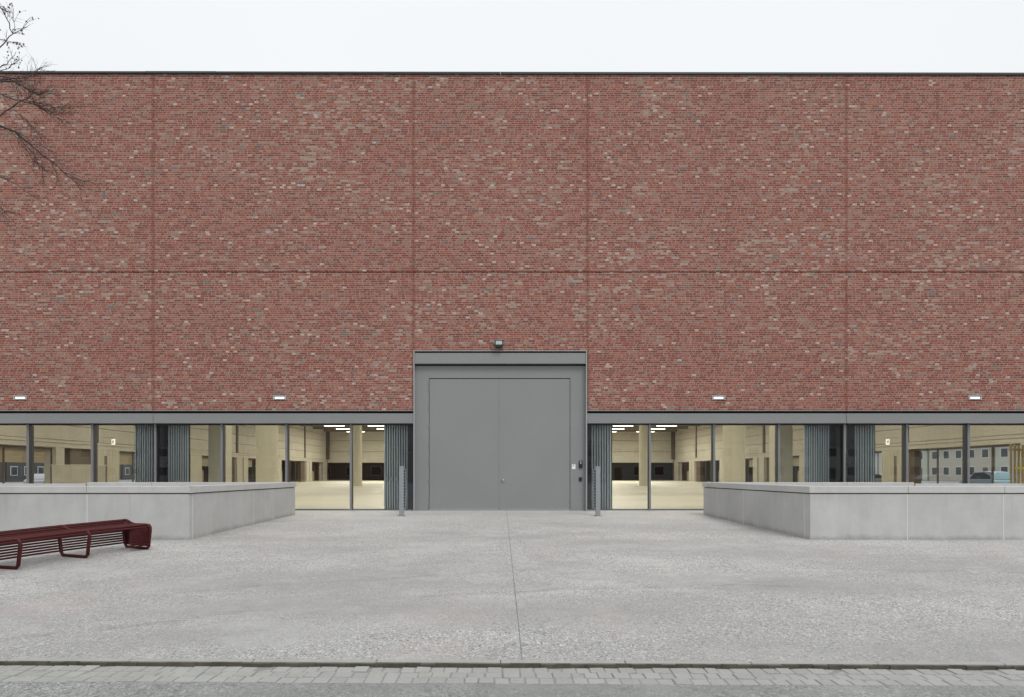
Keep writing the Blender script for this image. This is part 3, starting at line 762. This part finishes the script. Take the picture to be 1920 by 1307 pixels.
# ------------------------------------------------------------------ bare tree
def tree():
    rnd = random.Random(21)
    T = Vector((-9.55, -9.8, gz(-9.8)))
    root = thing('tree', 'bare winter tree reaching in from the left with a few dry leaves', 'tree', loc=tuple(T))
    br, lv = MB(), MB(); ends = []
    def W(px, py, d): return Vector((X(px, d), d - 20, Z(py, d))) - T
    def leaf(p, s=.027):
        a = Vector((rnd.uniform(-1, 1), rnd.uniform(-1, 1), rnd.uniform(-1.6, -.2))).normalized() * s * rnd.uniform(.8, 1.5)
        b = a.orthogonal().normalized() * s * .42; c = a.cross(b).normalized() * s * .15
        lv.quad(p, p + a * .5 + b, p + a + c); lv.quad(p, p + a, p + a * .5 - b + c)
    def twig(p, dr, ln, r, depth, leafy):
        pts = [p]; q = p.copy(); v = dr.normalized(); n = 5
        for i in range(n):
            v = (v + Vector((rnd.gauss(0, .16), rnd.gauss(0, .16), rnd.gauss(0, .14)))).normalized(); q = q + v * ln / n; pts.append(q.copy())
        br.tube(pts, [r * (1 - .75 * i / n) for i in range(n + 1)], 5 if r > .008 else 4)
        if rnd.random() < leafy: leaf(q)
        if depth > 0:
            for _ in range(rnd.randint(2, 4)):
                k = rnd.randint(1, n); ax = Vector((rnd.gauss(0, 1), rnd.gauss(0, 1), rnd.gauss(0, 1))).normalized()
                twig(pts[k], Matrix.Rotation(rnd.uniform(.35, .8), 3, ax) @ v, ln * rnd.uniform(.45, .7), r * .6, depth - 1, leafy)
    K = .0070                               # metres per photo px at this distance
    def path(pts, r0, r1, d0=10.0, d1=10.0, tw=0, leafy=0, ln=.28):
        m = len(pts); P = [W(x, y, d0 + (d1 - d0) * i / (m - 1)) for i, (x, y) in enumerate(pts)]
        Q = []
        for i in range(m - 1):              # smooth a little
            for f in (0, .5):
                a = P[i].lerp(P[i + 1], f); Q.append(a + Vector((rnd.gauss(0, .004), rnd.gauss(0, .01), rnd.gauss(0, .004))))
        Q.append(P[-1]); n = len(Q)
        br.tube(Q, [(r0 + (r1 - r0) * i / (n - 1)) * K for i in range(n)], 7)
        for _ in range(tw):
            k = rnd.randint(1, n - 2); dv = (Q[k + 1] - Q[k]).normalized()
            ax = Vector((rnd.gauss(0, .35), 1 if rnd.random() < .5 else -1, rnd.gauss(0, .35))).normalized()
            twig(Q[k], Matrix.Rotation(rnd.uniform(.3, .7), 3, ax) @ dv, ln * rnd.uniform(.5, 1.2), .0033, 1, leafy * .75)
        return Q
    A = path([(-60, 215), (-30, 226), (0, 236), (28, 247), (55, 270), (78, 290), (110, 313), (128, 332), (160, 352)], 3.0, .45, 9.7, 10.4, 40, .05, .45)
    B = path([(-70, 262), (-30, 236), (0, 217), (22, 200), (42, 190), (57, 183), (64, 172), (62, 160)], 2.0, .4, 9.9, 10.2, 24, .05, .3)
    path([(42, 190), (60, 194), (82, 207), (105, 220), (142, 236)], 1.0, .3, 10.1, 10.4, 18, 0, .38)
    path([(48, 188), (72, 193), (100, 200), (125, 207)], .8, .3, 10.1, 10.4, 12, 0, .36)
    C = path([(-60, 150), (-30, 166), (0, 175), (22, 186), (42, 190)], 1.6, .8, 10, 10.1, 6, 0, .25)
    D = path([(-70, 146), (0, 152), (28, 153), (42, 162), (58, 172), (75, 178), (95, 166)], 2.6, .4, 9.8, 10.2, 38, 0, .3)
    path([(-20, 149), (10, 148), (32, 148), (52, 144), (66, 136), (76, 126)], 1.6, .4, 9.9, 10, 18, 0, .25)
    path([(-40, 136), (0, 143), (20, 150), (35, 155), (60, 150)], 1.5, .4, 10, 10.2, 12, 0, .2)
    E = path([(-60, 140), (-30, 112), (0, 88), (12, 76), (23, 63), (36, 58), (51, 50)], 1.5, .45, 9.6, 9.9, 7, .8, .22)
    path([(23, 63), (17, 45), (9, 28), (-2, 8), (-10, -20)], 1.0, .7, 9.75, 9.6, 9, .9, .2)
    path([(23, 63), (26, 50), (26, 32), (18, 14)], .6, .3, 9.75, 9.8, 5, .95, .16)
    F_ = path([(-60, 168), (-20, 140), (0, 128), (12, 119), (22, 108), (30, 97)], 1.3, .35, 9.8, 10, 8, .7, .2)
    path([(0, 134), (14, 127), (28, 118), (38, 110)], .8, .3, 9.8, 10, 5, .7, .18)
    path([(-20, 74), (0, 74), (12, 77), (30, 82), (48, 88)], .7, .3, 9.8, 10, 6, .9, .18)
    G = path([(-50, 312), (-20, 325), (0, 332), (26, 343), (52, 361), (66, 372)], 1.1, .3, 10, 10.2, 7, 0, .22)
    Hh = path([(-60, 368), (-25, 378), (0, 388), (14, 402)], 1.2, .4, 10, 10.1, 22, 0, .26)
    path([(36, 256), (56, 282), (72, 303), (90, 326)], .7, .25, 9.9, 10.2, 18, 0, .3)
    path([(58, 271), (84, 276), (108, 288)], .7, .25, 9.9, 10.2, 4, 0, .2)
    path([(25, 205), (48, 224), (66, 244), (92, 264)], .7, .25, 10, 10.3, 12, 0, .28)
    # trunk and the limbs that carry those branches
    tr = MB(); tp = []
    for i in range(13):
        z = i * .8; tp.append(Vector((.05 * math.sin(i * .9) + .015 * i, .04 * math.cos(i * .7), z)))
    tr.tube([Vector((0, 0, -.2))] + tp[:], [.34] + [.25 * (1 - i / 13.5) + .03 for i in range(13)], 14)
    tr.build('trunk', 'bark', root, smooth=True)
    def limb(a, b, r0, r1, tw=5):
        mid = a.lerp(b, .5) + Vector((0, rnd.uniform(-.1, .1), .06)); Q = [a, a.lerp(mid, .5), mid, mid.lerp(b, .55), b]
        br.tube(Q, [r0 + (r1 - r0) * i / 4 for i in range(5)], 8)
    for Q, h, r in ((A, 5, .05), (B, 5, .035), (C, 7, .03), (D, 7, .035), (E, 7, .03), (F_, 7, .026), (G, 4, .026), (Hh, 4, .026)):
        limb(tp[h], Q[0], r, max(.008, r * .45))
    for k in range(22):                     # rest of the crown, away from the picture
        h = rnd.randint(5, 12); a = rnd.uniform(math.pi * .72, math.pi * 1.28)
        twig(tp[h], Vector((math.cos(a), math.sin(a), rnd.uniform(.3, 1.1))), rnd.uniform(1.4, 2.4), .045 * (1 - h / 18), 3, .15)
    br.build('crown', 'bark', root, smooth=True); lv.build('leaves', 'leaf', root)
tree()

# ------------------------------------------------------------------ street behind the camera (mirrored in the glass)
def house(i, x, w, wall, roofc, label, n=3, loc=None, rz=0, group='houses across the street, mirrored in the glass'):
    t = thing('row_house', label, 'house', group, loc=loc or (x, -88, -.6), rz=rz)
    hh = 6.1
    MB().box(0, w, -9, 0, 0, hh).build('wall', wall, t)
    b = MB(); b.v = [(-.2, .4, hh), (w + .2, .4, hh), (w + .2, -9.4, hh), (-.2, -9.4, hh), (-.2, -4.5, hh + 3.6), (w + .2, -4.5, hh + 3.6)]
    b.f = [(0, 1, 5, 4), (2, 3, 4, 5), (1, 2, 5), (3, 0, 4), (3, 2, 1, 0)]; b.build('roof', roofc, t)
    for fl in (0, 1):
        for k in range(n):
            cx = w * (k + .5) / n; z0 = 1.2 + fl * 2.9
            if fl == 0 and k == 0:
                MB().box(cx - .55, cx + .55, -.02, .05, .05, 2.5).build('door', 'ibrown', t); continue
            wf = MB().box(cx - .8, cx + .8, -.02, .04, z0, z0 + 1.5).build('window', 'white', t)
            MB().box(cx - .72, cx + .72, .041, .05, z0 + .08, z0 + 1.42).build('pane', 'carglass', wf)
wc = [mottled('render_' + str(i), c, .06, 1, .8) for i, c in enumerate(((.50, .52, .44), (.28, .20, .16), (.56, .56, .52), (.40, .42, .36), (.24, .17, .13), (.48, .45, .38)))]
rc = mottled('roof_tiles', (.10, .085, .08), .2, 3, .7)
names = ['pale green', 'brown brick', 'off-white', 'olive grey', 'dark brick', 'sand coloured']
order = [4, 1, 5, 1, 4, 1, 4, 3, 2, 0, 0, 2]; pos = ['first', 'second', 'third', 'fourth', 'fifth', 'sixth', 'seventh', 'eighth', 'ninth', 'tenth', 'eleventh', 'twelfth']
for k, i in enumerate(order):
    house(k, -102 + k * 17, 16.4, wc[i], rc, f'{names[i]} house mirrored in the glass, {pos[k]} of the row from the left', 4 + k % 2)
def car(x, y, body, label, rz=0, tall=0, group='cars across the street, mirrored in the glass'):
    t = thing('parked_car', label, 'car', group, loc=(x, y, -.44), rz=rz)
    def prof(pts, y0, y1, nm, mt, inset=0):
        m = MB(); n = len(pts)
        m.v = [(px_, y0, pz) for px_, pz in pts] + [(px_, y1, pz) for px_, pz in pts]
        m.f = [tuple(range(n)), tuple(range(2 * n - 1, n - 1, -1))] + [(i, n + i, n + (i + 1) % n, (i + 1) % n) for i in range(n)]
        return m.build(nm, mt, t, bevel=.05, seg=3, smooth=True)
    prof([(-2.1, .3), (-2.12, .7), (-1.9, .88), (-1.0, .95), (1.9, .98), (2.1, .85), (2.12, .35)], -.85, .85, 'body', body)
    prof([(-1.15, .95), (-.35, 1.40 + tall), (.9, 1.45 + tall), (1.75, 1.38 + tall if tall else 1.15), (1.95, .97)], -.74, .74, 'cabin', body)
    prof([(-1.02, .98), (-.33, 1.34 + tall), (.88, 1.38 + tall), (1.55, 1.1 + tall), (1.7, 1.0)], -.755, .755, 'side_glass', 'carglass')
    for wx in (-1.3, 1.3):
        for wy in (-.78, .78):
            wv = MB().tube([(wx, wy - .1, .32), (wx, wy + .1, .32)], .32, 20).build('wheel', 'tyre', t); MB().tube([(wx, wy - .105, .32), (wx, wy + .105, .32)], .19, 16).build('rim', 'rim', wv)
paints = dict(w=mottled('white_car_paint', (.62, .64, .64), .02, 1, .2), b=mottled('blue_car_paint', (.22, .33, .38), .03, 1, .2), k=mottled('dark_car_paint', (.05, .055, .06), .05, 1, .2), g=mottled('grey_car_paint', (.3, .31, .32), .03, 1, .2))
car(-41, -40, paints['k'], 'dark car mirrored in the leftmost window')
car(38, -40, paints['w'], 'white car mirrored in the second window from the right', 0)
SG = 'cars in the side streets seen through the hall'; HG = 'houses beside the hall seen through it'
car(41.2, 38, paints['b'], 'pale blue van seen through the rightmost window', R(-90), .2, SG)
car(36.3, 45, paints['g'], 'grey car seen through the second window from the right', R(-90), 0, SG)
car(-38.6, 38.5, paints['g'], 'grey car seen through the second window from the left', R(-90), 0, SG)
car(-43.5, 30, paints['k'], 'dark car seen through the leftmost window', R(-90), 0, SG)
dk_wall = [mottled('dark_brown_render', (.075, .062, .052), .2, 1, .8), mottled('dark_grey_render', (.06, .065, .068), .2, 1, .8)]
for k in range(6):
    house(0, 0, 16.4, wc[(0, 2, 0, 5, 0, 2)[k]], rc, f"{names[(0, 2, 0, 5, 0, 2)[k]]} house seen through the right side of the hall, {pos[k]} from the front", 4 + k % 2, loc=(80, 40 + k * 17, -.6), rz=R(90), group=HG)
    house(0, 0, 16.4, dk_wall[k % 2], rc, f"{('dark brown', 'dark grey')[k % 2]} house seen through the left side of the hall, {pos[k]} from the front", 4 + k % 2, loc=(-80, 56 + k * 17, -.6), rz=R(-90), group=HG)
for s_ in (-1, 1):
    tag(MB().quad(*[(s_ * x, y, -.45) for x, y in ((26.6, -12), (79.5, -12), (79.5, 150), (26.6, 150))][::s_]).build('side_street', 'asphalt'), kind='structure')
tag(MB().quad((-150, -110, -.45), (150, -110, -.45), (150, -36.9, -.45), (-150, -36.9, -.45)).build('far_pavement', 'asphalt'), kind='structure')
